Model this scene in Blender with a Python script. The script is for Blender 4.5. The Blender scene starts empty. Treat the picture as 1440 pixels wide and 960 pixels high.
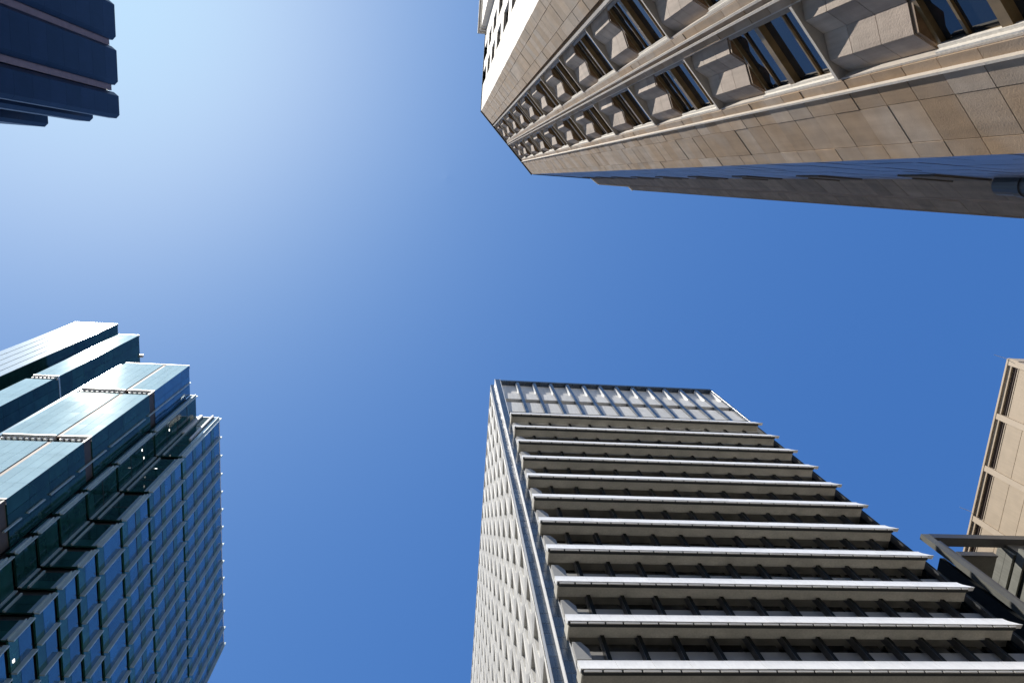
import bpy, math, random
from mathutils import Vector, Matrix
random.seed(7)
# ------------------------------------------------------------------ camera, sky, sun, exposure
scn = bpy.context.scene
col = scn.collection
RX = Vector((0.9934884688837017, -0.04926349727015854, -0.10273154350943701))
RY = Vector((-0.07075322074922202, -0.9735150657063043, -0.21739916880352156))
RZ = Vector((-0.0893008619708126, 0.22325215492703152, -0.9706615431610065))
EYE = 1.6
cam = bpy.data.objects.new("camera", bpy.data.cameras.new("camera"))
col.objects.link(cam)
cam.matrix_world = Matrix(((RX[0], RX[1], RX[2], 0), (RY[0], RY[1], RY[2], 0), (RZ[0], RZ[1], RZ[2], EYE), (0, 0, 0, 1)))
cam.data.sensor_width = 36.0
cam.data.lens = 25.0
cam.data.clip_end = 6000
cam.data.clip_start = 0.05
scn.camera = cam
SUN = Vector((-0.4713, -0.2332, 1.0)).normalized()
w = bpy.data.worlds.new("World"); scn.world = w; w.use_nodes = True
nt = w.node_tree
bg = nt.nodes["Background"]; bg.inputs[1].default_value = 0.11
sky = nt.nodes.new("ShaderNodeTexSky"); sky.sky_type = 'NISHITA'; sky.sun_disc = False
sky.sun_elevation = math.asin(SUN.z); sky.sun_rotation = math.atan2(SUN.x, SUN.y)
sky.altitude = 200; sky.air_density = 1.0; sky.dust_density = 3.0; sky.ozone_density = 3.0
# per-channel tone response, so the glare round the sun stays within range as in the photograph
sp_ = nt.nodes.new("ShaderNodeSeparateColor"); cb_ = nt.nodes.new("ShaderNodeCombineColor")
nt.links.new(sky.outputs[0], sp_.inputs[0])
for i_, (gain, power, kk, nn) in enumerate([(.331, .897, 3.05, 3.), (.768, .677, 4.6, 3.), (1.859, .437, 5.7, 5.)]):
    pw = nt.nodes.new("ShaderNodeMath"); pw.operation = 'POWER'; nt.links.new(sp_.outputs[i_], pw.inputs[0]); pw.inputs[1].default_value = power
    mu = nt.nodes.new("ShaderNodeMath"); mu.operation = 'MULTIPLY'; nt.links.new(pw.outputs[0], mu.inputs[0]); mu.inputs[1].default_value = gain
    def mth(op, a, b):
        n_ = nt.nodes.new("ShaderNodeMath"); n_.operation = op
        for q_, v_ in enumerate((a, b)):
            if isinstance(v_, float): n_.inputs[q_].default_value = v_
            else: nt.links.new(v_, n_.inputs[q_])
        return n_.outputs[0]
    den_ = mth('POWER', mth('ADD', mth('POWER', mth('DIVIDE', mu.outputs[0], kk), nn), 1.0), 1.0/nn)
    nt.links.new(mth('DIVIDE', mu.outputs[0], den_), cb_.inputs[i_])
nt.links.new(cb_.outputs[0], bg.inputs[0])
sl = bpy.data.lights.new("sun", 'SUN'); sl.energy = 4.6; sl.angle = math.radians(0.53); sl.color = (1.0, 0.95, 0.87)
so = bpy.data.objects.new("sun", sl); col.objects.link(so); so.location = (0, 0, 200)
so.rotation_euler = SUN.to_track_quat('Z', 'Y').to_euler()
scn.view_settings.view_transform = 'Standard'; scn.view_settings.look = 'None'
scn.view_settings.exposure = 0.75; scn.view_settings.gamma = 1
scn.view_settings.use_curve_mapping = False

# ------------------------------------------------------------------ helpers
def project(x, y, h):                      # h above the eye
    q = RX * x + RY * y + RZ * h
    if q.z > -1e-6: return None
    return (720 + 1000 * q.x / -q.z, 480 - 1000 * q.y / -q.z)

class MB:
    def __init__(s): s.v = []; s.f = []
    def poly(s, pts, faces):
        b = len(s.v); s.v += [tuple(p) for p in pts]; s.f += [tuple(b + i for i in f) for f in faces]; return s
    def box(s, x0, x1, y0, y1, z0, z1):
        if x0 > x1: x0, x1 = x1, x0
        if y0 > y1: y0, y1 = y1, y0
        return s.poly([(x0,y0,z0),(x1,y0,z0),(x1,y1,z0),(x0,y1,z0),(x0,y0,z1),(x1,y0,z1),(x1,y1,z1),(x0,y1,z1)],
                      [(0,3,2,1),(4,5,6,7),(0,1,5,4),(1,2,6,5),(2,3,7,6),(3,0,4,7)])
    def prism(s, plan, z0, z1):            # plan counter-clockwise seen from above
        a = sum(plan[i][0]*plan[(i+1) % len(plan)][1]-plan[(i+1) % len(plan)][0]*plan[i][1] for i in range(len(plan)))
        if a < 0: plan = plan[::-1]
        n = len(plan)
        return s.poly([(p[0], p[1], z0) for p in plan] + [(p[0], p[1], z1) for p in plan],
                      [tuple(range(n))[::-1], tuple(range(n, 2*n))] + [(i, (i+1) % n, n+(i+1) % n, n+i) for i in range(n)])
    def extrude_profile(s, prof, x0, x1):  # prof = (y,z) loop, swept along x
        n = len(prof)
        a = sum(prof[i][0]*prof[(i+1) % n][1]-prof[(i+1) % n][0]*prof[i][1] for i in range(n))
        if a < 0: prof = prof[::-1]
        return s.poly([(x0, p[0], p[1]) for p in prof] + [(x1, p[0], p[1]) for p in prof],
                      [tuple(range(n))[::-1], tuple(range(n, 2*n))] + [(i, (i+1) % n, n+(i+1) % n, n+i) for i in range(n)])
    def cyl(s, a, b, r, n=10, r2=None):
        a = Vector(a); b = Vector(b); d = (b-a).normalized(); r2 = r if r2 is None else r2
        t = d.orthogonal().normalized(); u = d.cross(t)
        pts = [a + (t*math.cos(k*2*math.pi/n)+u*math.sin(k*2*math.pi/n))*r for k in range(n)] + \
              [b + (t*math.cos(k*2*math.pi/n)+u*math.sin(k*2*math.pi/n))*r2 for k in range(n)]
        return s.poly(pts, [tuple(range(n))[::-1], tuple(range(n, 2*n))] + [(i, (i+1) % n, n+(i+1) % n, n+i) for i in range(n)])
    def add(s, o): return s.poly(o.v, o.f)

class Face:
    """a vertical wall: origin A, direction u along it, n outwards; coordinates (t, o, h), h above the eye"""
    def __init__(s, A, B, toward=(0, 0)):
        A = Vector(A); B = Vector(B); s.A = A; s.u = (B-A).normalized(); s.L = (B-A).length
        n = Vector((-s.u.y, s.u.x))
        if n.dot(Vector(toward)-A) < 0: n = -n
        s.n = n; s.flip = (s.u.x*n.y-s.u.y*n.x) < 0
    def P(s, t, o, h): p = s.A+s.u*t+s.n*o; return (p.x, p.y, h)
    def box(s, mb, t0, t1, o0, o1, h0, h1):
        if t0 > t1: t0, t1 = t1, t0
        if o0 > o1: o0, o1 = o1, o0
        if h0 > h1: h0, h1 = h1, h0
        p = [s.P(t0,o0,h0), s.P(t1,o0,h0), s.P(t1,o1,h0), s.P(t0,o1,h0), s.P(t0,o0,h1), s.P(t1,o0,h1), s.P(t1,o1,h1), s.P(t0,o1,h1)]
        f = [(0,3,2,1),(4,5,6,7),(0,1,5,4),(1,2,6,5),(2,3,7,6),(3,0,4,7)]
        if s.flip: f = [q[::-1] for q in f]
        return mb.poly(p, f)

def thing(name, label, cat, x, y):
    o = bpy.data.objects.new(name, None); col.objects.link(o); o.location = (x, y, 0)
    o.empty_display_size = 2
    o['label'] = label; o['category'] = cat
    return o
def world_off(o):
    v = Vector((0, 0, 0))
    while o is not None: v += o.location; o = o.parent
    return v
def obj(name, mb, m, parent=None, label=None, kind=None, smooth=False):
    off = world_off(parent)
    me = bpy.data.meshes.new(name)
    me.from_pydata([(v[0]-off.x, v[1]-off.y, v[2]+EYE-off.z) for v in mb.v], [], mb.f)
    me.materials.append(m)
    if smooth:
        for p in me.polygons: p.use_smooth = True
    o = bpy.data.objects.new(name, me); col.objects.link(o)
    if parent is not None: o.parent = parent
    if label: o['label'] = label
    if kind: o['kind'] = kind
    return o
def limited(name, items, m, parent, cap=100):
    """items: list of MB, one per countable part; the `cap` largest in view stay parts, the rest is one stuff part"""
    sc = []
    for i, mb in enumerate(items):
        ps = [project(*v) for v in mb.v]; ps = [p for p in ps if p]
        if not ps: sc.append((0, i)); continue
        x0 = min(p[0] for p in ps); x1 = max(p[0] for p in ps); y0 = min(p[1] for p in ps); y1 = max(p[1] for p in ps)
        x0 = max(x0, 0); y0 = max(y0, 0); x1 = min(x1, 1440); y1 = min(y1, 960)
        sc.append((max(0, x1-x0)*max(0, y1-y0), i))
    sc.sort(reverse=True)
    out = [obj(name, items[i], m, parent) for a, i in sc[:cap]]
    if len(sc) > cap:
        r = MB()
        for a, i in sc[cap:]: r.add(items[i])
        obj(name, r, m, parent, kind='stuff')
    return out

def lim2(name, pairs, m, cap=100):
    # the same, for sub-parts that each hang under their own part
    def area(mb):
        ps = [project(*v) for v in mb.v]; ps = [p for p in ps if p]
        if not ps: return 0
        return max(0, min(max(p[0] for p in ps), 1440)-max(min(p[0] for p in ps), 0))*max(0, min(max(p[1] for p in ps), 960)-max(min(p[1] for p in ps), 0))
    sc = sorted([(area(mb), i) for i, (mb, par) in enumerate(pairs)], reverse=True)
    rest = {}
    for r, (a, i) in enumerate(sc):
        mb, par = pairs[i]
        if r < cap: obj(name, mb, m, par)
        else: rest.setdefault(par, MB()).add(mb)
    for par, mb in rest.items(): obj(name, mb, m, par, kind='stuff')

# ------------------------------------------------------------------ materials
def mat(name, colr, rough=0.6, var=0.0, scale=1.0, metallic=0.0, ior=1.5, island=0.0, bump=0.0, bscale=30.0, spec=0.5,
        streak=0.0, tint=None, waves=0.0, wscale=0.5, coat=0.0, islandtilt=0.0, emit=None):
    m = bpy.data.materials.new(name); m.use_nodes = True
    N = m.node_tree.nodes; L = m.node_tree.links; p = N["Principled BSDF"]
    p.inputs['Roughness'].default_value = rough; p.inputs['Metallic'].default_value = metallic
    p.inputs['IOR'].default_value = ior; p.inputs['Specular IOR Level'].default_value = spec
    p.inputs['Base Color'].default_value = (*colr, 1)
    if coat: p.inputs['Coat Weight'].default_value = coat; p.inputs['Coat Roughness'].default_value = 0.03
    if emit:
        p.inputs['Emission Color'].default_value = (*emit[0], 1); p.inputs['Emission Strength'].default_value = emit[1]
    tc = N.new("ShaderNodeTexCoord"); cur = None
    def mixc(fac_socket, a_socket, a_default, bcol, blend='MIX'):
        mx = N.new("ShaderNodeMix"); mx.data_type = 'RGBA'; mx.blend_type = blend
        L.new(fac_socket, mx.inputs[0])
        if a_socket: L.new(a_socket, mx.inputs[6])
        else: mx.inputs[6].default_value = (*a_default, 1)
        mx.inputs[7].default_value = (*bcol, 1); return mx.outputs[2]
    def ramp(sock, lo, hi, fmin=0.0, fmax=1.0):
        mr = N.new("ShaderNodeMapRange"); L.new(sock, mr.inputs[0])
        mr.inputs[1].default_value = fmin; mr.inputs[2].default_value = fmax
        mr.inputs[3].default_value = lo; mr.inputs[4].default_value = hi; return mr.outputs[0]
    def hsv(csock, vsock):
        h = N.new("ShaderNodeHueSaturation")
        if csock: L.new(csock, h.inputs['Color'])
        else: h.inputs['Color'].default_value = (*colr, 1)
        L.new(vsock, h.inputs['Value']); return h.outputs[0]
    if tint:
        g = N.new("ShaderNodeNewGeometry"); n = N.new("ShaderNodeTexNoise"); n.inputs['Scale'].default_value = 1.3
        L.new(tc.outputs['Object'], n.inputs['Vector'])
        ad = N.new("ShaderNodeMath"); ad.operation = 'MULTIPLY_ADD'; L.new(g.outputs['Random Per Island'], ad.inputs[0]); ad.inputs[1].default_value = 0.75
        mu = ramp(n.outputs[0], -0.1, 0.55, 0.35, 0.65); L.new(mu, ad.inputs[2])
        cl = N.new("ShaderNodeClamp"); L.new(ad.outputs[0], cl.inputs[0])
        cur = mixc(cl.outputs[0], None, colr, tint)
    if island:
        g = N.new("ShaderNodeNewGeometry")
        # a second hash of the island number, so value does not follow tint
        wn = N.new("ShaderNodeTexWhiteNoise"); wn.noise_dimensions = '1D'
        oi = N.new("ShaderNodeObjectInfo"); ad_ = N.new("ShaderNodeMath"); ad_.operation = 'MULTIPLY_ADD'
        L.new(oi.outputs['Random'], ad_.inputs[0]); ad_.inputs[1].default_value = 7.3; L.new(g.outputs['Random Per Island'], ad_.inputs[2])
        L.new(ad_.outputs[0], wn.inputs['W'])
        cur = hsv(cur, ramp(wn.outputs['Value'], 1-island, 1+island))
    if var:
        n = N.new("ShaderNodeTexNoise"); n.inputs['Scale'].default_value = scale; n.inputs['Detail'].default_value = 6
        L.new(tc.outputs['Object'], n.inputs['Vector'])
        cur = hsv(cur, ramp(n.outputs[0], 1-var, 1+var, 0.3, 0.7))
    if streak:
        mp = N.new("ShaderNodeMapping"); mp.inputs['Scale'].default_value = (9, 9, 0.55); L.new(tc.outputs['Object'], mp.inputs[0])
        n = N.new("ShaderNodeTexNoise"); n.inputs['Scale'].default_value = 1.0; n.inputs['Detail'].default_value = 5
        L.new(mp.outputs[0], n.inputs['Vector'])
        cur = hsv(cur, ramp(n.outputs[0], 1-streak, 1+streak*0.6, 0.3, 0.7))
    if cur: L.new(cur, p.inputs['Base Color'])
    nrm = None
    if waves:
        n = N.new("ShaderNodeTexNoise"); n.inputs['Scale'].default_value = wscale; n.inputs['Detail'].default_value = 1
        L.new(tc.outputs['Object'], n.inputs['Vector'])
        b = N.new("ShaderNodeBump"); b.inputs['Strength'].default_value = 1; b.inputs['Distance'].default_value = waves
        L.new(n.outputs[0], b.inputs['Height']); nrm = b.outputs[0]
    if bump:
        n = N.new("ShaderNodeTexNoise"); n.inputs['Scale'].default_value = bscale; n.inputs['Detail'].default_value = 8
        L.new(tc.outputs['Object'], n.inputs['Vector'])
        b = N.new("ShaderNodeBump"); b.inputs['Strength'].default_value = 1; b.inputs['Distance'].default_value = bump
        L.new(n.outputs[0], b.inputs['Height'])
        if nrm: L.new(nrm, b.inputs['Normal'])
        nrm = b.outputs[0]
    if islandtilt:
        g = N.new("ShaderNodeNewGeometry")
        wn = N.new("ShaderNodeTexWhiteNoise"); wn.noise_dimensions = '1D'
        oi = N.new("ShaderNodeObjectInfo"); ad_ = N.new("ShaderNodeMath"); ad_.operation = 'MULTIPLY_ADD'
        L.new(oi.outputs['Random'], ad_.inputs[0]); ad_.inputs[1].default_value = 7.3; L.new(g.outputs['Random Per Island'], ad_.inputs[2])
        L.new(ad_.outputs[0], wn.inputs['W'])
        sb = N.new("ShaderNodeVectorMath"); sb.operation = 'SUBTRACT'; L.new(wn.outputs['Color'], sb.inputs[0]); sb.inputs[1].default_value = (.5, .5, .5)
        sc_ = N.new("ShaderNodeVectorMath"); sc_.operation = 'SCALE'; L.new(sb.outputs[0], sc_.inputs[0]); sc_.inputs[3].default_value = islandtilt
        a2 = N.new("ShaderNodeVectorMath"); a2.operation = 'ADD'; L.new(nrm if nrm else g.outputs['Normal'], a2.inputs[0]); L.new(sc_.outputs[0], a2.inputs[1])
        nz = N.new("ShaderNodeVectorMath"); nz.operation = 'NORMALIZE'; L.new(a2.outputs[0], nz.inputs[0]); nrm = nz.outputs[0]
    if nrm: L.new(nrm, p.inputs['Normal'])
    return m

M = dict(
 asphalt=mat('asphalt', (.06, .06, .062), .9, .3, .8, bump=.01),
 paving=mat('paving', (.36, .34, .31), .85, .2, .6, bump=.004),
 paint=mat('road_paint', (.75, .75, .72), .7, .1, 3),
 stone=mat('warm_stone', (.38, .30, .23), .85, .10, 5, island=.13, bump=.0025, bscale=60, tint=(.33, .215, .12), streak=.14),
 stone_rib=mat('ribbed_stone', (.46, .375, .30), .85, .12, 4, island=.1, bump=.004, bscale=50, streak=.24, tint=(.37, .29, .23)),
 stone_trim=mat('smooth_stone', (.55, .49, .42), .7, .08, 4, island=.06, bump=.003),
 stone_pale=mat('pale_stone', (.66, .62, .56), .8, .06, 2, island=.04, bump=.004),
 stone_blue_shade=mat('polished_shade_stone', (.13, .15, .22), .32, .15, 3, island=.15, ior=1.6),  # polished; blue of the skylit shade is put into the base colour
 stone_wing=mat('shade_darkened_stone', (.23, .18, .14), .85, .15, 4, island=.15, streak=.15, bump=.004),  # the tower's same stone, darkened in its colour for the wing's shade
 stone_dark=mat('joint_stone', (.10, .085, .07), .9),
 brown=mat('brown_soffit', (.21, .125, .062), .65, .25, 5, streak=.3),
 frame=mat('bronze_frame', (.20, .135, .06), .45, .2, 6, streak=.2),
 glass_s=mat('window_glass', (.012, .016, .022), .02, ior=1.75, waves=.0015, wscale=1.5),
 white=mat('white_panel', (.79, .79, .78), .45, .05, 1.5, streak=.06, island=.035),
 precast=mat('white_precast', (.55, .54, .51), .7, .07, 2, island=.07, streak=.13, bump=.003),
 recess=mat('recess_wall', (.19, .18, .155), .8, .2, .8),
 drip=mat('drip_strip', (.55, .53, .49), .6),
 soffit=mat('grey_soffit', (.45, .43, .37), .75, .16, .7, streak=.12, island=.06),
 beige=mat('beige_spandrel', (.33, .325, .31), .7, .08, 1.2),
 tile=mat('dark_tile', (.035, .052, .078), .2, .25, .9, island=.3, ior=1.6, islandtilt=.03),
 mortar=mat('tile_joint', (.35, .37, .4), .6),
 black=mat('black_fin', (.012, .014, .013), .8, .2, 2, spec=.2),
 glass_w=mat('dark_glass', (.05, .047, .04), .25, .5, .8, island=.75, ior=1.5),
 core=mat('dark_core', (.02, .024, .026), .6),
 gl_blue=mat('curtain_glass', (.010, .075, .19), .03, .3, .35, ior=2.5, waves=.012, wscale=.45, island=.3, islandtilt=.03),
 gl_green_refl=mat('green_reflection_glass', (.016, .075, .062), .08, .2, .5, ior=1.8, island=.2, islandtilt=.015),  # green reflection low in each bay, put into the glass colour
 gl_teal=mat('teal_glass', (.010, .045, .043), .05, .25, .6, ior=1.33, island=.25, islandtilt=.02),
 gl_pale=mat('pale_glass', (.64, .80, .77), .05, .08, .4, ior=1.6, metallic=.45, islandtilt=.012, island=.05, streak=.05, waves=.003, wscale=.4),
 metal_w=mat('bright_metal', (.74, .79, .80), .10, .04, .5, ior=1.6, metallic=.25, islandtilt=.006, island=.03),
 fin=mat('fin_metal', (.36, .44, .44), .35, .1, 1, metallic=.3),
 ledge=mat('ledge_metal', (.55, .56, .57), .45, metallic=.1),
 terracotta=mat('terracotta_strip', (.26, .175, .135), .7, .15, 1),
 panel_o=mat('olive_panel', (.19, .19, .165), .5, .15, .8, streak=.15, island=.08),
 gl_edge=mat('edge_glass', (.30, .44, .52), .15, .1, .5, metallic=.4, island=.1),  # edge fin glass, also used for the painted corner reflections
 dk_lining=mat('slot_lining', (.05, .04, .033), .6, .2, 1),  # terracotta darkened in its colour for the shade inside the slots
 dk_panel=mat('navy_panel', (.006, .011, .030), .38, .2, .5, ior=1.35, streak=.2, island=.18),
 dk_brown=mat('mauve_strip', (.16, .12, .13), .6, .15, 1),
 tan=mat('tan_panel', (.44, .35, .25), .75, .06, .8, island=.04, streak=.05),
 tan_trim=mat('tan_trim', (.48, .39, .29), .75, .05, 1),
 louvre=mat('brown_louvre', (.08, .055, .045), .6),
 gmetal=mat('grey_metal', (.075, .078, .082), .38, .1, .7, metallic=.2, streak=.12),
 omet=mat('olive_metal', (.125, .125, .11), .5, .12, .6, streak=.12),
 lamp=mat('ceiling_lamp', (.9, .9, .85), .5, emit=((1, .96, .88), 1.6)),
)

# ------------------------------------------------------------------ ground
def sheet(name, x0, x1, y0, y1, z, m):
    mb = MB().poly([(x0,y0,z-EYE),(x1,y0,z-EYE),(x1,y1,z-EYE),(x0,y1,z-EYE)], [(0,1,2,3)])
    return obj(name, mb, m, kind='structure')
sheet('ground', -3000, 3000, -3000, 3000, 0.0, M['paving'])
sheet('road', -31, -9, -400, 400, 0.004, M['asphalt'])
sheet('road', -9, 400, 6, 19, 0.004, M['asphalt'])
mb = MB()
for k in range(-30, 30): mb.poly([(-20.08,k*8,.008-EYE),(-19.92,k*8,.008-EYE),(-19.92,k*8+4,.008-EYE),(-20.08,k*8+4,.008-EYE)], [(0,1,2,3)])
obj('road_marking', mb, M['paint'], kind='structure')
mb = MB().box(-9, 60, 5.7, 6, 0-EYE, .12-EYE); mb.box(-9, 60, 19, 19.3, -EYE, .12-EYE); mb.box(-31.3, -31, -60, 120, -EYE, .12-EYE)
obj('kerb', mb, M['paving'], kind='structure')

# ================================================================== STONE TOWER
st = thing('stone_tower', 'near brown stone clad tower with ribbed window bays and a sunlit white flank', 'building', 5, -7)
HS = 40.6
FLR = 3.35
sills = [7.57 + FLR*k for k in range(-2, 10)]
A0 = Vector((1.70, -3.68)); B0 = Vector((4.73, -0.53))
F1 = Face(A0, B0)
CO = 0.48                                   # stone course
def courses(h0, h1, step=CO, phase=0.27):
    k = math.ceil((h0-phase)/step); a = [h0]
    while phase+k*step < h1-0.05:
        if phase+k*step > h0+0.05: a.append(phase+k*step)
        k += 1
    a.append(h1); return list(zip(a[:-1], a[1:]))
G = .004
def blocks(F, colsx, h0, h1, o1=0.0, o0=-.09, step=CO, mb=None, jitter=.004, phase=.27):
    mb = mb or MB()
    for (ta, tb) in colsx:
        for (ha, hb) in courses(h0, h1, step, phase):
            F.box(mb, ta+G, tb-G, o0, o1+random.uniform(-jitter, jitter), ha+G, hb-G)
    return mb
# core behind everything
mb = MB().prism([(2.15, -3.86), (4.9, -1.0), (7.9, -1.0), (8.6, -.5), (40, -.5), (40, -26), (2.15, -26)], -EYE, HS-.3)
obj('core_wall', mb, M['stone_dark'], st)
# chamfered face F1
mb = blocks(F1, [(0, .24), (.24, .68), (.68, .93)], -EYE, HS)
blocks(F1, [(3.49, 3.72), (3.72, 4.18), (4.18, F1.L)], -EYE, HS, mb=mb)
blocks(F1, [(3.36, 3.47)], -EYE, HS, o1=-.02, mb=mb)
blocks(F1, [(2.09, 2.19), (2.22, 2.28), (2.31, 2.41)], -EYE, HS, o1=-.01, mb=mb)
obj('stone_cladding', mb, M['stone'], st)
mb = MB()
F1.box(mb, .93, 1.0, -.35, -.10, -EYE, HS-.02)
obj('groove', mb, M['stone'], st)
mb = MB()
for a, b, o in [(2.19, 2.22, .025), (2.28, 2.31, .025), (3.465, 3.49, .03), (1.0, 1.055, .012)]:
    for (ha, hb) in courses(-EYE, HS, 0.96): F1.box(mb, a, b, -.34, o, ha+.002, hb-.002)
F1.box(mb, 2.06, 2.09, -.34, -.03, -EYE, HS-.02); F1.box(mb, 3.34, 3.36, -.34, -.04, -EYE, HS-.02)
F1.box(mb, 2.41, 2.43, -.34, -.05, -EYE, HS-.02); F1.box(mb, 1.055, 1.075, -.34, -.05, -EYE, HS-.02)
obj('moulding', mb, M['stone_trim'], st)
def bay(F, t0, t1, hs, top, st=st, wtop=None):
    """one window with the ribbed spandrel below its sill"""
    wd = t1-t0
    # spandrel: zigzag in plan, three courses
    tt = [t0+.0, t0+.22*wd, t0+.47*wd, t0+.75*wd, t1]
    oo = [-.135, -.045, -.13, -.04, -.135]
    mb = MB()
    hb0 = hs-1.43
    for j in range(3):
        a = hb0+j*.47+.004; b = hb0+(j+1)*.47-.004
        if j == 2: b = hs-.06
        for i in range(4):
            g = .0015
            P = [F.P(tt[i]+g, -.30, a), F.P(tt[i+1]-g, -.30, a), F.P(tt[i+1]-g, oo[i+1], a), F.P(tt[i]+g, oo[i], a),
                 F.P(tt[i]+g, -.30, b), F.P(tt[i+1]-g, -.30, b), F.P(tt[i+1]-g, oo[i+1], b), F.P(tt[i]+g, oo[i], b)]
            f = [(0,3,2,1),(4,5,6,7),(0,1,5,4),(1,2,6,5),(2,3,7,6),(3,0,4,7)]
            if F.flip: f = [q[::-1] for q in f]
            mb.poly(P, f)
    obj('ribbed_spandrel', mb, M['stone_rib'], st)
    # brown soffit plate just under the spandrel, following its zigzag 2 mm inside
    P = [F.P(t0, -.42, hb0-.05)] + [F.P(tt[i], oo[i]-.012, hb0-.05) for i in range(5)] + [F.P(t1, -.42, hb0-.05)]
    n = len(P); Q = [(p[0], p[1], hb0) for p in P]
    f = [tuple(range(n)), tuple(range(n, 2*n))[::-1]] + [(i, n+i, n+(i+1) % n, (i+1) % n) for i in range(n)]
    if F.flip: f = [q[::-1] for q in f]
    obj('window_head', MB().poly(P+Q, f), M['brown'], st)
    # sill fin
    mb = MB(); F.box(mb, t0, t1, -.34, -.012, hs-.05, hs)
    obj('window_sill', mb, M['stone_trim'], st)
    h1 = min(hs+1.87, top, wtop or 99)
    if h1-hs < .5: return
    # window: bronze frame with panes
    mb = MB()
    F.box(mb, t0, t0+.07, -.24, -.12, hs, h1); F.box(mb, t1-.035, t1, -.24, -.14, hs, h1)
    F.box(mb, t0+.07, t1-.035, -.24, -.10, hs+1.0, hs+1.11)
    F.box(mb, t0+.07, t1-.035, -.24, -.13, hs, hs+.06); F.box(mb, t0+.07, t1-.035, -.24, -.13, h1-.05, h1)
    wf = obj('window', mb, M['frame'], st)
    for hq in (.5, 1.52):
        mb = MB(); F.box(mb, t0+.07, t1-.035, -.24, -.155, hs+hq, hs+hq+.03)
        if hs+hq+.1 < h1: obj('glazing_bar', mb, M['frame'], wf)
    mb = MB(); F.box(mb, t0+.02, t1-.01, -.23, -.18, hs+.01, h1-.01)
    obj('pane', mb, M['glass_s'], wf)
    # pale inner ledge at the foot of the jamb
    mb = MB(); F.box(mb, t1-.02, t1-.002, -.13, -.045, hs+.005, h1-.05)
    F.box(mb, t1-.05, t1-.02, -.13, -.09, hs+.005, h1-.05)
    obj('window_jamb', mb, M['stone_pale'], st)
for hs in sills:
    wt_ = 39.06 if hs > 37 else None
    bay(F1, 1.075, 2.06, hs, HS-.15, wtop=wt_)
    bay(F1, 2.43, 3.34, hs, HS-.15, wtop=wt_)
bay(F1, 1.075, 2.06, 40.55, HS); bay(F1, 2.43, 3.34, 40.55, HS)
# sunlit flank F0, facing -X
F0 = Face((1.70, -3.68), (1.70, -26), toward=(-10, -10))
mb = MB()
def solid_cols(t0, t1, step):
    n = max(1, round((t1-t0)/step)); return [(t0+(t1-t0)*i/n, t0+(t1-t0)*(i+1)/n) for i in range(n)]
blocks(F0, solid_cols(0, 1.32, .66), -EYE, HS, mb=mb)
blocks(F0, solid_cols(2.02, 2.52, .5), -EYE, HS, mb=mb)
blocks(F0, solid_cols(3.22, 4.03, .5), -EYE, HS, mb=mb)
for t0 in (1.32, 2.52):
    for hs in sills:
        blocks(F0, [(t0, t0+.7)], max(hs-1.2, -EYE), hs, mb=mb, step=.6)
obj('white_cladding', mb, M['stone_pale'], st, label='sunlit white stone flank')
for t0 in (1.32, 2.52):
    for hs in sills:
        h1 = min(hs+FLR-1.2, HS-.3)
        if h1-hs < .5: continue
        mb = MB(); F0.box(mb, t0, t0+.05, -.30, -.2, hs, h1); F0.box(mb, t0+.65, t0+.7, -.30, -.2, hs, h1); F0.box(mb, t0+.33, t0+.37, -.30, -.2, hs, h1)
        wf = obj('window', mb, M['frame'], st)
        mb = MB(); F0.box(mb, t0+.01, t0+.69, -.33, -.26, hs+.01, h1-.01); obj('pane', mb, M['glass_s'], wf)
mb = MB(); F0.box(mb, 1.3, 2.04, -.42, -.34, -EYE, HS-.3); F0.box(mb, 2.5, 3.24, -.42, -.34, -EYE, HS-.3)
obj('core_wall', mb, M['stone_dark'], st)
# projecting pier further along the flank, with cornice
mb = MB()
FP = Face((1.42, -7.74), (1.42, -26), toward=(-10, -10))
blocks(FP, solid_cols(0, 18, .9), -EYE, HS-.6, mb=mb, o0=-.5)
obj('corner_pier', mb, M['stone_pale'], st)
mb = MB(); FP.box(mb, -.06, 18, -.6, .06, HS-.56, HS-.2); FP.box(mb, -.14, 18, -.6, .16, HS-.18, HS+.1); FP.box(mb, -.03, 18, -.6, .03, HS-1.1, HS-.96)
obj('cornice', mb, M['stone_pale'], st)
# shaded face F2 facing +Y, then two small chamfers and the shaded wing
F2 = Face((4.745, -.55), (8.05, -.55), toward=(5, 5))
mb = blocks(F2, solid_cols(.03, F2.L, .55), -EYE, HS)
obj('side_cladding', mb, M['stone_blue_shade'], st, label='narrow side face in blue shade')
for hs in sills:
    mb = MB()
    F2.box(mb, 2.3, 3.2, -.08, .03, hs-.9, hs-.02); F2.box(mb, 2.6, 3.25, -.08, .05, hs-.02, hs+.05)
    obj('window_sill', mb, M['stone_dark'], st)
wing = [((8.05, -.60), (8.55, -.27)), ((8.55, -.27), (10.28, -.27)), ((10.28, -.27), (10.55, -.06)), ((10.55, -.06), (40, -.06))]
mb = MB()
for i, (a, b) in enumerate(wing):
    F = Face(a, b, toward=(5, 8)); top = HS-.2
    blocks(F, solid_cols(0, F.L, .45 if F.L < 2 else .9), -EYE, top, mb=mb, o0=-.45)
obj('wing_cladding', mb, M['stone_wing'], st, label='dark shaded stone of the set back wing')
mb = MB()
for i, (a, b) in enumerate(wing[:3]):
    F = Face(a, b, toward=(5, 8)); F.box(mb, 0.01, F.L-.01, -.4, .05, HS-.2, HS+.05)
obj('cornice', mb, M['stone_pale'], st)
# slim dark coping round the roof edge
mb = MB(); F1.box(mb, -.02, F1.L+.02, -.5, .05, HS, HS+.14); F0.box(mb, .05, 4.0, -.5, .04, HS, HS+.14); F2.box(mb, .05, 3.3, -.4, .04, HS, HS+.14)
obj('coping', mb, M['black'], st)
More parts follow.
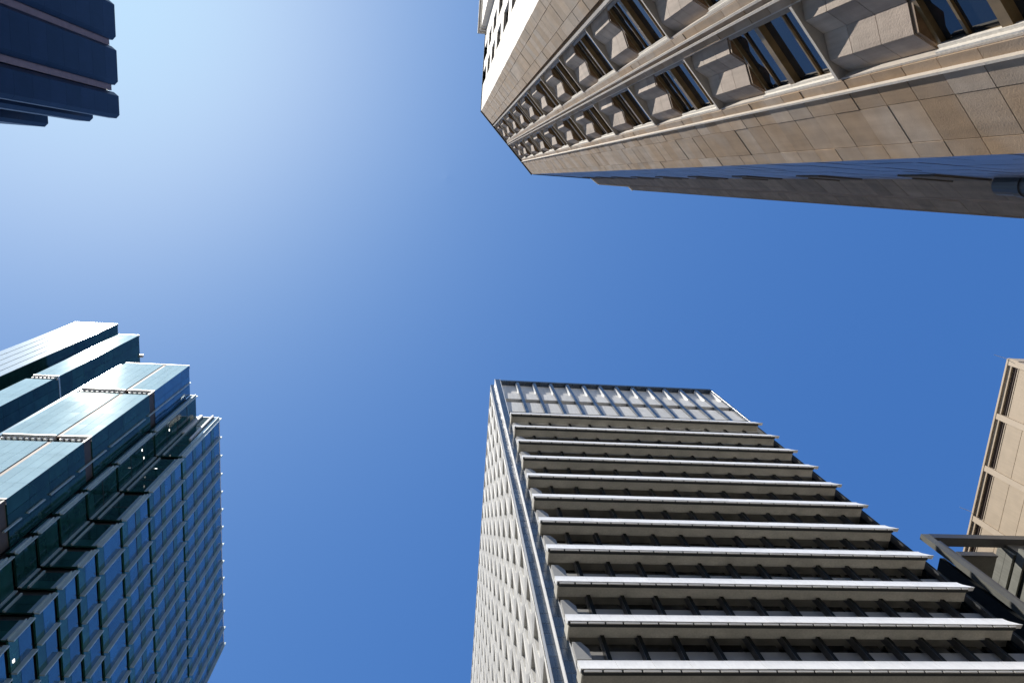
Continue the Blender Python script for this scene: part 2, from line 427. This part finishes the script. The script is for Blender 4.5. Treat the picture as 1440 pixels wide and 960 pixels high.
# round rain pipe in the corner of the wing
mb = MB().cyl((7.93, -.47, -EYE), (7.93, -.47, 9.8), .155, 20)
obj('rain_pipe', mb, M['gmetal'], st, smooth=False)
mb = MB().cyl((7.93, -.47, 9.3), (7.93, -.47, 9.42), .175, 20)
obj('pipe_collar', mb, M['gmetal'], st)

# ================================================================== WHITE SLATTED TOWER
wt = thing('slatted_tower', 'tall white office tower with long curved horizontal sunshades and a lattice side wall', 'building', 20, 40)
HW = 83.9
XL, XR = 7.75, 34.55
S = [68.94-3.85*k for k in range(0, 18)]
mb = MB().box(8.0, 34.2, 25.0, 69.5, -EYE, HW-.4)
obj('core_wall', mb, M['core'], wt)
mb = MB().box(34.2, 34.75, 24.4, 69.5, -EYE, HW-.3)
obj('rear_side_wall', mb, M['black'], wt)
# corner pilasters in dark tiles with pale joints
mb = MB(); mj = MB()
for (x0, x1, yf, top) in [(7.17, 7.75, 23.78, HW+.5), (6.58, 7.12, 24.22, HW-.5)]:
    k = -EYE
    while k < top-.2:
        kk = min(k+.95, top)
        mb.box(x0+.02, (x0+x1)/2-.01+.29*0, yf-.02, yf+.3, k+.02, kk-.02)
        mb.box((x0+x1)/2+.01, x1-.02, yf-.02, yf+.3, k+.02, kk-.02)
        k += .95
    mj.box(x0, x1, yf, yf+.45, -EYE, top)
obj('tiled_pilaster', mb, M['tile'], wt); obj('tile_joint', mj, M['mortar'], wt)
mb = MB().box(7.125, 7.165, 23.74, 24.5, -EYE, HW+.5); mb.box(7.755, 7.8, 23.74, 24.5, -EYE, HW+.5)
obj('corner_trim', mb, M['white'], wt)
# frieze of 13 bays at the top
NB = 13; PW = (XR-XL-.05)/NB
tiles = MB(); 
for i in range(NB+1):
    x = 7.8+i*PW
    if i:
        p = MB(); k = 71.5
        while k < 83.5: p.box(x-.17, x+.17, 23.78, 24.1, k+.015, min(k+.95, 83.6)-.015); k += .95
        obj('frieze_pilaster', p, M['tile'], wt)
    if i < NB:
        xa, xb = x+(.19 if i else .02), x+PW-.19
        p = MB(); p.box(xa, xb, 24.28, 24.8, 79.5, 83.6); obj('recessed_panel', p, M['precast'], wt)
        p = MB(); p.box(xa, xa+.03, 23.9, 24.45, 79.7, 83.4); p.box(xb-.03, xb, 23.9, 24.45, 79.7, 83.4); obj('panel_reveal', p, M['white'], wt)
        p = MB(); p.extrude_profile([(24.45, 79.65), (24.0, 79.5), (23.93, 77.1), (24.8, 77.0), (24.8, 79.65)], xa, xb); obj('parapet_panel', p, M['precast'], wt)
        p = MB(); p.extrude_profile([(24.3, 76.9), (24.08, 76.3), (23.97, 72.6), (24.8, 72.6), (24.8, 76.9)], xa, xb); obj('spandrel_panel', p, M['precast'], wt)
p = MB(); p.box(XL+.1, XR, 24.0, 24.9, 70.0, 72.5); obj('floor_band', p, M['black'], wt)
p = MB(); k = XL
while k < XR-.1: p.box(k+.012, min(k+1.0, XR)-.012, 23.72, 24.9, 83.62, 84.05); k += 1.0
obj('coping', p, M['tile'], wt)
p = MB(); p.box(7.2, 34.4, 23.9, 69.4, 83.7, 83.95); obj('roof', p, M['mortar'], wt)
p = MB(); p.box(XR-.02, XR+.06, 23.75, 24.9, -EYE, 84.0); obj('corner_trim', p, M['tile'], wt)
# sunshades
strips = []
for k, s in enumerate(S):
    n = 8; prof = []
    for i in range(n+1):                   # concave face: top edge to lip
        a = i/n; prof.append((22.86-.20*a**1.3, s+.05-.86*a))
    prof += [(22.66, s-.83), (22.95, s-.78), (23.15, s+.02)]
    p = MB(); xs_ = 7.64
    while xs_ < 34.0:
        xe_ = xs_+1.8925 if xs_+2.2 < 34.1 else 34.1
        dy = random.uniform(-.006, .006)
        p.extrude_profile([(q[0]+dy, q[1]+dy*.5) for q in prof], xs_+(.007 if xs_ > 8 else 0), xe_-(.007 if xe_ < 34 else 0))
        if xe_ > 34:
            for q_ in range(1, 1+len(prof)):
                v_ = p.v[-q_]; aa_ = max(0, min(1, (s+.05-v_[2])/.86)); p.v[-q_] = (33.72+.5*aa_**1.8, v_[1], v_[2])
        xs_ = xe_
    sh = obj('sunshade', p, M['white'], wt)
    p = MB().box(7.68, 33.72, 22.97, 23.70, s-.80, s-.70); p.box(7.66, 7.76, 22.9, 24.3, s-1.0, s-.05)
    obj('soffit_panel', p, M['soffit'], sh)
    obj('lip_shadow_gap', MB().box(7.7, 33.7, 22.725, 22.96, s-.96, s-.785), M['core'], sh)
    x = 7.72
    while x < 33.6:
        strips.append((MB().box(x+.05, min(x+.97, 33.7)-.05, 22.655, 22.71, s-1.05, s-.945), sh)); x += .98
lim2('drip_strip', strips, M['drip'])
# windows, spandrels and fins behind the sunshades
wins = []
for s in S:
    p = MB().box(XL+.1, 34.2, 23.98, 24.9, s-3.0, s-1.6); obj('spandrel_wall', p, M['beige'], wt)
    p = MB().box(XL+.1, 34.2, 24.0, 24.9, s-.62+.5, s+.85); 
    obj('transom_wall', p, M['recess'], wt)
    for i in range(NB):
        x = 7.8+i*PW
        wins.append(MB().box(x+.2, x+PW-.2, 24.62, 24.7, s-1.6, s-.12))
    p = MB().poly([(7.8, 23.98, s-1.6), (8.25, 23.98, s-1.6), (8.6, 23.98, s-2.2), (8.6, 23.98, s-3.0), (7.8, 23.98, s-3.0),
                   (7.8, 23.4, s-1.6), (8.25, 23.4, s-1.6), (8.6, 23.4, s-2.2), (8.6, 23.4, s-3.0), (7.8, 23.4, s-3.0)],
                  [(0,1,2,3,4), (9,8,7,6,5), (0,5,6,1), (1,6,7,2), (2,7,8,3), (3,8,9,4), (4,9,5,0)])
    obj('end_bracket', p, M['beige'], wt)
limited('window', wins, M['glass_w'], wt)
for i in range(1, NB+1):
    x = 7.8+i*PW-.25
    p = MB().box(x-.11, x+.11, 23.55, 23.97, -EYE, 70.4); obj('vertical_fin', p, M['black'], wt)
    p = MB().box(x-.13, x-.113, 23.53, 23.97, -EYE, 70.4); obj('fin_edge', p, M['gmetal'], wt)
# lattice side wall: precast units with a folded recess
XS = 6.62
side = MB(); wins = []; LP = 2.12; LF = 4.1
ny = 21; nf = 21
y00 = 24.95
for iy in range(ny):
    ya = y00+iy*LP
    for kf in range(nf):
        ht = 37.8+LF*(kf-9); hb = ht-LF
        if hb < -EYE-.1 or ht > HW+.3: continue
        y1 = ya+LP-.02; a = (ya+.12, ht-.10); b = (ya+1.78, ht-.10); c = (ya+1.62, ht-1.5); d = (ya+.8, ht-3.3); e=(ya+.14, ht-1.9)
        # outer ring: unit front surface around the opening
        O = [(ya+.01, hb+.01), (y1, hb+.01), (y1, ht-.01), (ya+.01, ht-.01)]
        I = [a, b, c, d, e]
        pts = [(XS-.01, q[0], q[1]) for q in O] + [(XS-.06, I[0][0], I[0][1]), (XS+.0, I[1][0], I[1][1]), (XS+.02, c[0], c[1]), (XS-.12, d[0], d[1]), (XS-.1, e[0], e[1])]
        inn = [(XS+.06, a[0]+.1, a[1]+.02), (XS+.85, b[0]+.05, b[1]+.02), (XS+.8, c[0]+.05, c[1]-.1), (XS+.42, d[0]+.3, d[1]+.3), (XS+.06, e[0]+.12, e[1]+.1)]
        pts += inn
        f = [(3, 4, 8, 0), (0, 8, 7), (0, 7, 1), (1, 7, 6), (1, 6, 2), (2, 6, 5), (2, 5, 4, 3)]
        f += [(4, 9, 13, 8), (8, 13, 12, 7), (7, 12, 11, 6), (6, 11, 10, 5), (5, 10, 9, 4)]
        side.poly(pts, f)
        side.poly([(XS-.01, ya+.01, hb+.01), (XS-.01, y1, hb+.01), (XS+.3, y1, hb+.01), (XS+.3, ya+.01, hb+.01)], [(0,1,2,3)])
        wp = [inn[k] for k in (0, 1, 2, 3, 4)]
        wins.append(MB().poly([(q[0]-.012, q[1], q[2]) for q in wp]+[(q[0]+.03, q[1], q[2]) for q in wp], [(0,1,2,3,4), (9,8,7,6,5), (0,5,6,1), (1,6,7,2), (2,7,8,3), (3,8,9,4), (4,9,5,0)]))
obj('lattice_wall', side, M['precast'], wt)
limited('side_window', wins, M['soffit'], wt)
p = MB().box(XS+1.0, 8.0, 24.7, 69.5, -EYE, HW-.6); obj('side_core', p, M['core'], wt)
p = MB()
p.box(XS+.02, XS+.3, 24.7, 24.94, -EYE, 83.2); obj('lattice_edge', p, M['white'], wt)
p = MB().box(XS-.02, 7.2, 24.7, 69.6, 83.25, 83.75); obj('side_coping', p, M['beige'], wt)

# ================================================================== GLASS TOWER
gt = thing('glass_tower', 'stepped blue green glass tower with pale bright strips catching the sun', 'building', -48, 45)
HG = 108.0
plan_lo = [(-46.8, 30.9), (-37.75, 30.9), (-37.75, 35.6), (-36.9, 35.6), (-36.9, 39.0), (-33.6, 39.0), (-33.6, 77.6), (-46.8, 77.6)]
obj('core_wall', MB().prism(plan_lo, -EYE, HG-.5), M['core'], gt)
tw = (0, 0)
FC = Face((-46.45, 30.42), (-37.3, 30.42), tw)
FCs = Face((-37.3, 30.42), (-37.3, 35.1), tw)
FD = Face((-37.3, 35.1), (-36.45, 35.1), tw)
FDs = Face((-36.45, 35.1), (-36.45, 38.55), tw)
FE = Face((-36.45, 38.55), (-33.1, 38.55), tw)
FEs = Face((-33.1, 38.55), (-33.1, 77.95), tw)
def panels(F, ts, hs, o0, o1, g=.02, mb=None):
    mb = mb or MB()
    for a, b in zip(ts[:-1], ts[1:]):
        for c, d in zip(hs[:-1], hs[1:]):
            F.box(mb, a+g, b-g, o0, o1, c+g, d-g)
    return mb
def rng(a, b, step):
    n = max(1, round((b-a)/step)); return [a+(b-a)*i/n for i in range(n+1)]
slotsC = [94.8, 77.5, 61.9, 46.4, 31, 15.6]
slotsE = [92.3, 81.4, 74.2, 68.6, 64.7, 61.0, 57.3, 53.6, 49.9, 46.2, 42.5, 38.8, 35.1, 31.4, 27.7, 24, 20.3, 16.6, 12.9, 9.2, 5.5]
def spans(slots, top, sh):                  # solid bands between recessed slots
    out = []; t = top
    for s in slots:
        out.append((s, t)); t = s-sh
    out.append((-EYE, t)); return out
def slot_detail(F, t0, t1, s, sh, rail=True, gt=None):
    gt = gt or globals()['gt']
    p = MB(); F.box(p, t0, t1, -.5, .06, s, s+.17); obj('ledge', p, M['ledge'], gt)
    if rail:
        t = t0+.2
        while t < t1-.1: p = MB(); F.box(p, t, t+.3, -.45, -.10, s-sh*.42, s-sh*.28); obj('slot_post', p, M['ledge'], gt); t += .62
# C front
for (a, b) in spans(slotsC, HG, 1.7):
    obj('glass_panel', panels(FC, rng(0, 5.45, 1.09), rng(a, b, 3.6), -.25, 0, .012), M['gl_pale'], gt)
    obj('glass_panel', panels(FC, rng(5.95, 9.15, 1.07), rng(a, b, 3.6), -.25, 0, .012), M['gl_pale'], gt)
    obj('side_glass', panels(FCs, rng(0, 4.66, 1.55), rng(a, b, 3.6), -.25, 0, .02), M['gl_teal'] if b < 105 else M['gl_blue'], gt)  # top panels in bluer glass, painting in the sky reflection
    p = MB(); FC.box(p, 5.48, 5.92, -.25, -.06, a, b); obj('terracotta_strip', p, M['terracotta'], gt)
for s in slotsC[:5]:
    slot_detail(FC, 0, 5.45, s, 1.7); slot_detail(FC, 5.95, 9.15, s, 1.7)
    p = MB(); FC.box(p, 9.0, 9.17, -.3, .02, s-1.7, s); FCs.box(p, .0, 4.6, -.25, -.12, s-1.7, s); obj('slot_lining', p, M['dk_lining'], gt)
p = MB(); FC.box(p, -.42, -.03, -.3, -.02, -EYE, HG-1.0); obj('edge_fin', p, M['gl_edge'], gt)
# D and E: shade and dark reflections put into the front glass colour, blue sides
def levels(a, b): return rng(a, b, 3.7)
fins = []
def curtain(F, t0, n, bay_w, slots, top, sh, blue_m=True, fin_o=.32, fin_w=.10, store=None):
    for (a, b) in spans(slots, top, sh):
        lv = levels(a, b)
        for c, d in zip(lv[:-1], lv[1:]):
            for i in range(n):
                ta, tb = t0+i*bay_w, t0+(i+1)*bay_w
                m1 = MB(); F.box(m1, ta+.05, tb-.05, -.2, 0, c+1.3, d-.05)
                m2 = MB(); F.box(m2, ta+.05, tb-.05, -.2, -.01, c+.04, c+1.27)
                store[0].append(m1); store[1].append(m2)
        for i in range(0 if F is FEs or F is FDs else 1, n+1):
            t = t0+i*bay_w; p = MB()
            F.box(p, t-fin_w/2, t+fin_w/2, 0.001, fin_o, a, b); fins.append(p)
        p = MB()
        for c in lv[1:-1]: F.box(p, t0, t0+n*bay_w, -.1, .03, c-.05, c+.04)
        if len(lv) > 2: obj('floor_line', p, M['core'], gt)
store = ([], [])
curtain(FEs, 0.06, 13, 3.02, slotsE, HG, .6, store=store, fin_o=.45, fin_w=.13)
limited('window', store[0], M['gl_blue'], gt)
limited('green_reflection_glass', store[1], M['gl_green_refl'], gt)  # separate lower panes stand in for a green reflection
for F, t0, n, bw in ((FDs, .06, 1, 3.36), (FD, .04, 1, .8), (FE, .04, 1, 3.28)):
    store = ([], [])
    curtain(F, t0, n, bw, slotsE, HG, 1.05 if F is not FDs else .5, store=store, fin_o=.2 if F is not FDs else .3)
    limited('dark_window', store[0], M['gl_teal'], gt, cap=30)
    limited('dark_spandrel', store[1], M['gl_teal'], gt, cap=30)
for (a, b) in spans(slotsE, HG, 1.05):
    p = MB(); FE.box(p, 2.78, 3.16, .001, .04, a+.02, b-.02); obj('corner_reflection', p, M['gl_edge'], gt)  # pale strips paint in the light reflected beside the corners
    p = MB(); FD.box(p, .42, .72, .001, .04, a+.02, b-.02); obj('corner_reflection', p, M['gl_edge'], gt)
    p = MB(); FE.box(p, .85, 1.0, 0.001, .22, a, b); fins.append(p)
    p = MB(); FCs.box(p, 2.6, 2.72, 0.001, .2, a, b); fins.append(p)
limited('glass_fin', fins, M['fin'], gt)
# roof-edge copings and the little outrigger lamps
p = MB()
FC.box(p, 0, 9.17, -.5, .03, HG, HG+.2); FE.box(p, 0, 3.37, -.5, .03, HG, HG+.2); FEs.box(p, 0, 39.4, -.5, .03, HG, HG+.2); FD.box(p, 0, .87, -.4, .03, HG, HG+.2)
obj('coping', p, M['ledge'], gt)
for i in range(14):
    t = .1+i*3.02
    p = MB(); FEs.box(p, t-.04, t+.04, .03, .22, HG+.05, HG+.12); arm = obj('outrigger', p, M['ledge'], gt)
    p = MB(); FEs.box(p, t-.06, t+.06, .22, .30, HG+.02, HG+.12); obj('lamp_head', p, M['ledge'], arm)
p = MB(); FE.box(p, .5, .9, .02, .3, 100.5, 108.1); FE.box(p, 2.3, 2.55, .02, .35, 98, 108.1); obj('roof_bracket', p, M['ledge'], gt)
p = MB(); p.box(-46.2, -44.6, 31.6, 33.5, HG, HG+1.6); obj('roof_plant', p, M['fin'], gt)
# lit ceiling lamps seen in a few windows
for (t, h) in [(2.2, 53.9), (2.4, 43.2), (3.5, 38.1), (1.2, 48.9), (8.1, 46), (8.0, 42.4), (8.2, 39), (6.2, 50), (13.2, 35)]:
    p = MB(); FEs.box(p, t-.13, t+.13, .01, .03, h, h+.26); obj('ceiling_lamp', p, M['lamp'], gt)
for (F, t, h) in [(FDs, 1.0, 88), (FDs, 2.2, 88.4), (FDs, 1.6, 97), (FE, 1.6, 88)]:
    p = MB(); F.box(p, t-.14, t+.14, .01, .03, h, h+.2); obj('ceiling_lamp', p, M['lamp'], gt)

# ================================================================== TWIN SLABS BEHIND (taller, further back)
tt_ = thing('twin_slab_tower', 'two bright strip fronted slabs behind the stepped glass tower, sun glinting on the top', 'building', -70, 45)
kB = 1.33; kA = 1.47
HB_, HA_ = 113.3*kB, 113.3*kA
xB0, xB1, yB = -49.6*kB, -46.55*kB, 27.35*kB
xA0, xA1, yA = -56.0*kA, -49.65*kA, 25.75*kA
FB = Face((xB0, yB), (xB1, yB), tw); FBs = Face((xB1, yB), (xB1, yB+26), tw)
FA = Face((xA0, yA), (xA1, yA), tw); FAs = Face((xA1, yA), (xA1, yA+20), tw)
obj('core_wall', MB().box(xB0+.02, xB1-.3, yB+.4, yB+26, -EYE, HB_-.6), M['core'], tt_)
obj('core_wall', MB().box(xA0+.3, xA1-.3, yA+.35, yA+20, -EYE, HA_-.6), M['core'], tt_)
WA = FA.L/5
for i in range(5):
    p = MB(); h = -EYE
    while h < HA_-.05:
        FA.box(p, i*WA+.12, (i+1)*WA-.12, -.3, 0, h+.01, min(h+7.3, HA_)-.01); h += 7.3
    obj('metal_strip', p, M['metal_w'], tt_)
p = MB(); FA.box(p, .1, FA.L-.1, -.34, -.22, -EYE, HA_-.1); obj('strip_backing', p, M['core'], tt_)
slotsB = [89.7*kB-27*k for k in range(5)]
for (a, b) in spans(slotsB, HB_, 2.0):
    obj('glass_panel', panels(FB, rng(0, FB.L, 1.35), rng(a, b, 3.9), -.25, 0, .014), M['gl_pale'], tt_)
for s in slotsB[:3]: slot_detail(FB, 0, FB.L, s, 2.0, gt=tt_)
obj('side_glass', panels(FAs, rng(0, 20, 1.9), rng(-EYE, HA_, 3.9), -.25, 0), M['gl_teal'], tt_)
obj('side_glass', panels(FBs, rng(0, 26, 1.9), rng(-EYE, HB_, 3.9), -.25, 0), M['gl_teal'], tt_)
for s in slotsB[:3]:
    p = MB(); FBs.box(p, 0, 26, 0.002, .05, s-.3, s+.1); obj('side_ledge', p, M['fin'], tt_)
p = MB(); FA.box(p, 0, FA.L, -.5, .03, HA_, HA_+.3); p2 = MB(); FB.box(p2, 0, FB.L, -.5, .03, HB_, HB_+.3); obj('coping', p2, M['ledge'], tt_); obj('coping', p, M['ledge'], tt_)
obj('roof_light', MB().box(xB1-.6, xB1+.5, yB+4.2, yB+4.8, HB_+.1, HB_+.7), M['ledge'], tt_)

# ================================================================== DARK NAVY TOWER
dt = thing('navy_tower', 'dark navy blue tower with narrow mauve recesses, in the upper left corner', 'building', -60, -30)
HD = 110
obj('core_wall', MB().prism([(-47.9, -60), (-47.9, -5.2), (-50.6, -5.2), (-50.6, -4.6), (-56.8, -4.6), (-80, -4.6), (-80, -60)], -EYE, HD-.5), M['core'], dt)
def band(y0, y1, x=-46.5, ch=.5, top=HD):
    p = MB(); h = -EYE; step = 3.6
    pl = [(x-1.5, y0), (x-.62, y0), (x, y0+ch), (x, y1-ch), (x-.45, y1), (x-1.5, y1)]
    while h < top-.1: p.prism(pl, h+.01, min(h+step, top)-.01); h += step
    obj('navy_band', p, M['dk_panel'], dt)
y = -14.45
for k in range(8):
    band(y-5.93*k, y+5.1-5.93*k)
    p = MB().box(-47.7, -47.15, y+5.12-5.93*k, y+5.9-5.93*k, -EYE, HD-.6); obj('mauve_strip', p, M['dk_brown'], dt)
band(-8.4, -4.85)
def low_band(x0, x1, y0, y1, top):
    p = MB(); h = -EYE
    pl = [(x0, y0), (x1, y0), (x1, y1-.5), (x1-.5, y1), (x0, y1)]
    while h < top-.1: p.prism(pl, h+.01, min(h+3.6, top)-.01); h += 3.6
    obj('navy_band', p, M['dk_panel'], dt)
low_band(-52.5, -50.1, -5.1, -4.15, HD); low_band(-70, -56.15, -4.7, -2.95, HD)

# ================================================================== TAN BUILDING
tb = thing('tan_tower', 'tan panelled building with brown louvre slots under its roof, at the right edge', 'building', 62, 30)
HT = 60.0; XT = 53.14
obj('core_wall', MB().box(XT+.4, XT+25, 13.1, 62, -EYE, HT-.3), M['core'], tb)
FT = Face((XT, 12.75), (XT, 62.5), tw)
pitch = 5.28
for i in range(9):
    t = .03+i*pitch; p = MB()
    h = HT
    while h > 0: FT.box(p, t, t+.55, -.45, .10, max(h-5.4, -EYE)+.01, h-.01); h -= 5.4
    obj('pier', p, M['tan_trim'], tb)
for i in range(9):
    t = .03+i*pitch+.58; t2 = t+pitch-.61
    p = MB(); FT.box(p, t, t2, -.4, -.22, 58.75, 59.55); fr = obj('louvre', p, M['louvre'], tb)
    p = MB()
    for hh in (58.95, 59.15, 59.35): FT.box(p, t, t2, -.22, -.12, hh, hh+.05)
    obj('louvre_blade', p, M['louvre'], fr)
    p = MB(); FT.box(p, t, t2, -.4, .0, 59.58, HT)
    h = 58.7
    while h > 0: FT.box(p, t, t2, -.4, 0, max(h-1.9, -EYE)+.025, h-.025); h -= 1.9
    obj('tan_panel', p, M['tan'], tb)
    p = MB(); FT.box(p, t, t2, -.05, .03, 58.72, 58.80); obj('louvre_sill', p, M['tan_trim'], tb)
p = MB(); FT.box(p, 0, 48.3, -.6, .13, HT, HT+.2); p.box(XT, XT+25, 12.72, 13.1, HT-1, HT+.2); p.box(XT+.03, XT+25, 12.78, 13.09, -EYE, HT-1.01)
obj('coping', p, M['tan_trim'], tb)
for t in (.1, 15.7):
    p = MB().cyl((XT+.1, 12.75+t, HT+.3), (XT-.9, 12.75+t-.25, HT+.9), .022, 6); obj('roof_rod', p, M['ledge'], tb)

# ================================================================== DARK FRAMED BUILDING
fb = thing('framed_building', 'dark grey metal clad building with an open roof frame, between the slatted and tan towers', 'building', 50, 40)
K = 50/62.
HF = 50.0; YF = 25.6; X0 = 40.0
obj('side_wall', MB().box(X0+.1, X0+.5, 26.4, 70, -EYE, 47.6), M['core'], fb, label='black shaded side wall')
obj('rear_block', MB().box(47.2, 75, 26.1, 70, -EYE, HF-.6), M['omet'], fb)
# corner post and top beam
obj('corner_post', MB().box(X0, X0+.7, YF, YF+.45, -EYE, HF), M['omet'], fb)
p = MB().box(X0+.72, X0+1.0, YF+.05, YF+.8, -EYE, HF-1.0); obj('post_return', p, M['gmetal'], fb)
obj('roof_beam', MB().box(X0+.7, 75, YF-.02, YF+.75, HF-.62, HF+.02), M['gmetal'], fb)
obj('canopy_slab', MB().box(X0+1.01, 44.1, YF+.12, 31.5, 46.7, 46.95), M['omet'], fb)
p = MB().box(X0+1.01, 44.1, YF-.02, YF+.1, 46.6, 47.2); obj('canopy_beam', p, M['gmetal'], fb)
# -X facing stacked panels at the right, with vertical-looking slots
FX = Face((46.95, YF+.02), (46.95, 31.4), tw)
p = MB(); FX.box(p, 0.75, 5.3, -.25, 0, 49.0, 49.9); FX.box(p, .75, 5.3, -.25, 0, 48.25, 48.97)
obj('fascia_panel', p, M['panel_o'], fb)
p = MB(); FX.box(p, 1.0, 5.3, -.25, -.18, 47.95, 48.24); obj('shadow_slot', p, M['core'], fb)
p = MB(); FX.box(p, 0.0, 5.3, -.25, .0, 47.2, 47.94); obj('fascia_panel', p, M['panel_o'], fb)
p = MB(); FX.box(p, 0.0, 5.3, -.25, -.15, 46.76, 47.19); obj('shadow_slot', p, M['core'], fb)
p = MB(); h = 46.7
while h > 0: FX.box(p, 0.0, 5.3, -.25, .05, max(h-2.4, -EYE)+.04, h-.04); h -= 2.4
obj('wall_panel', p, M['panel_o'], fb)
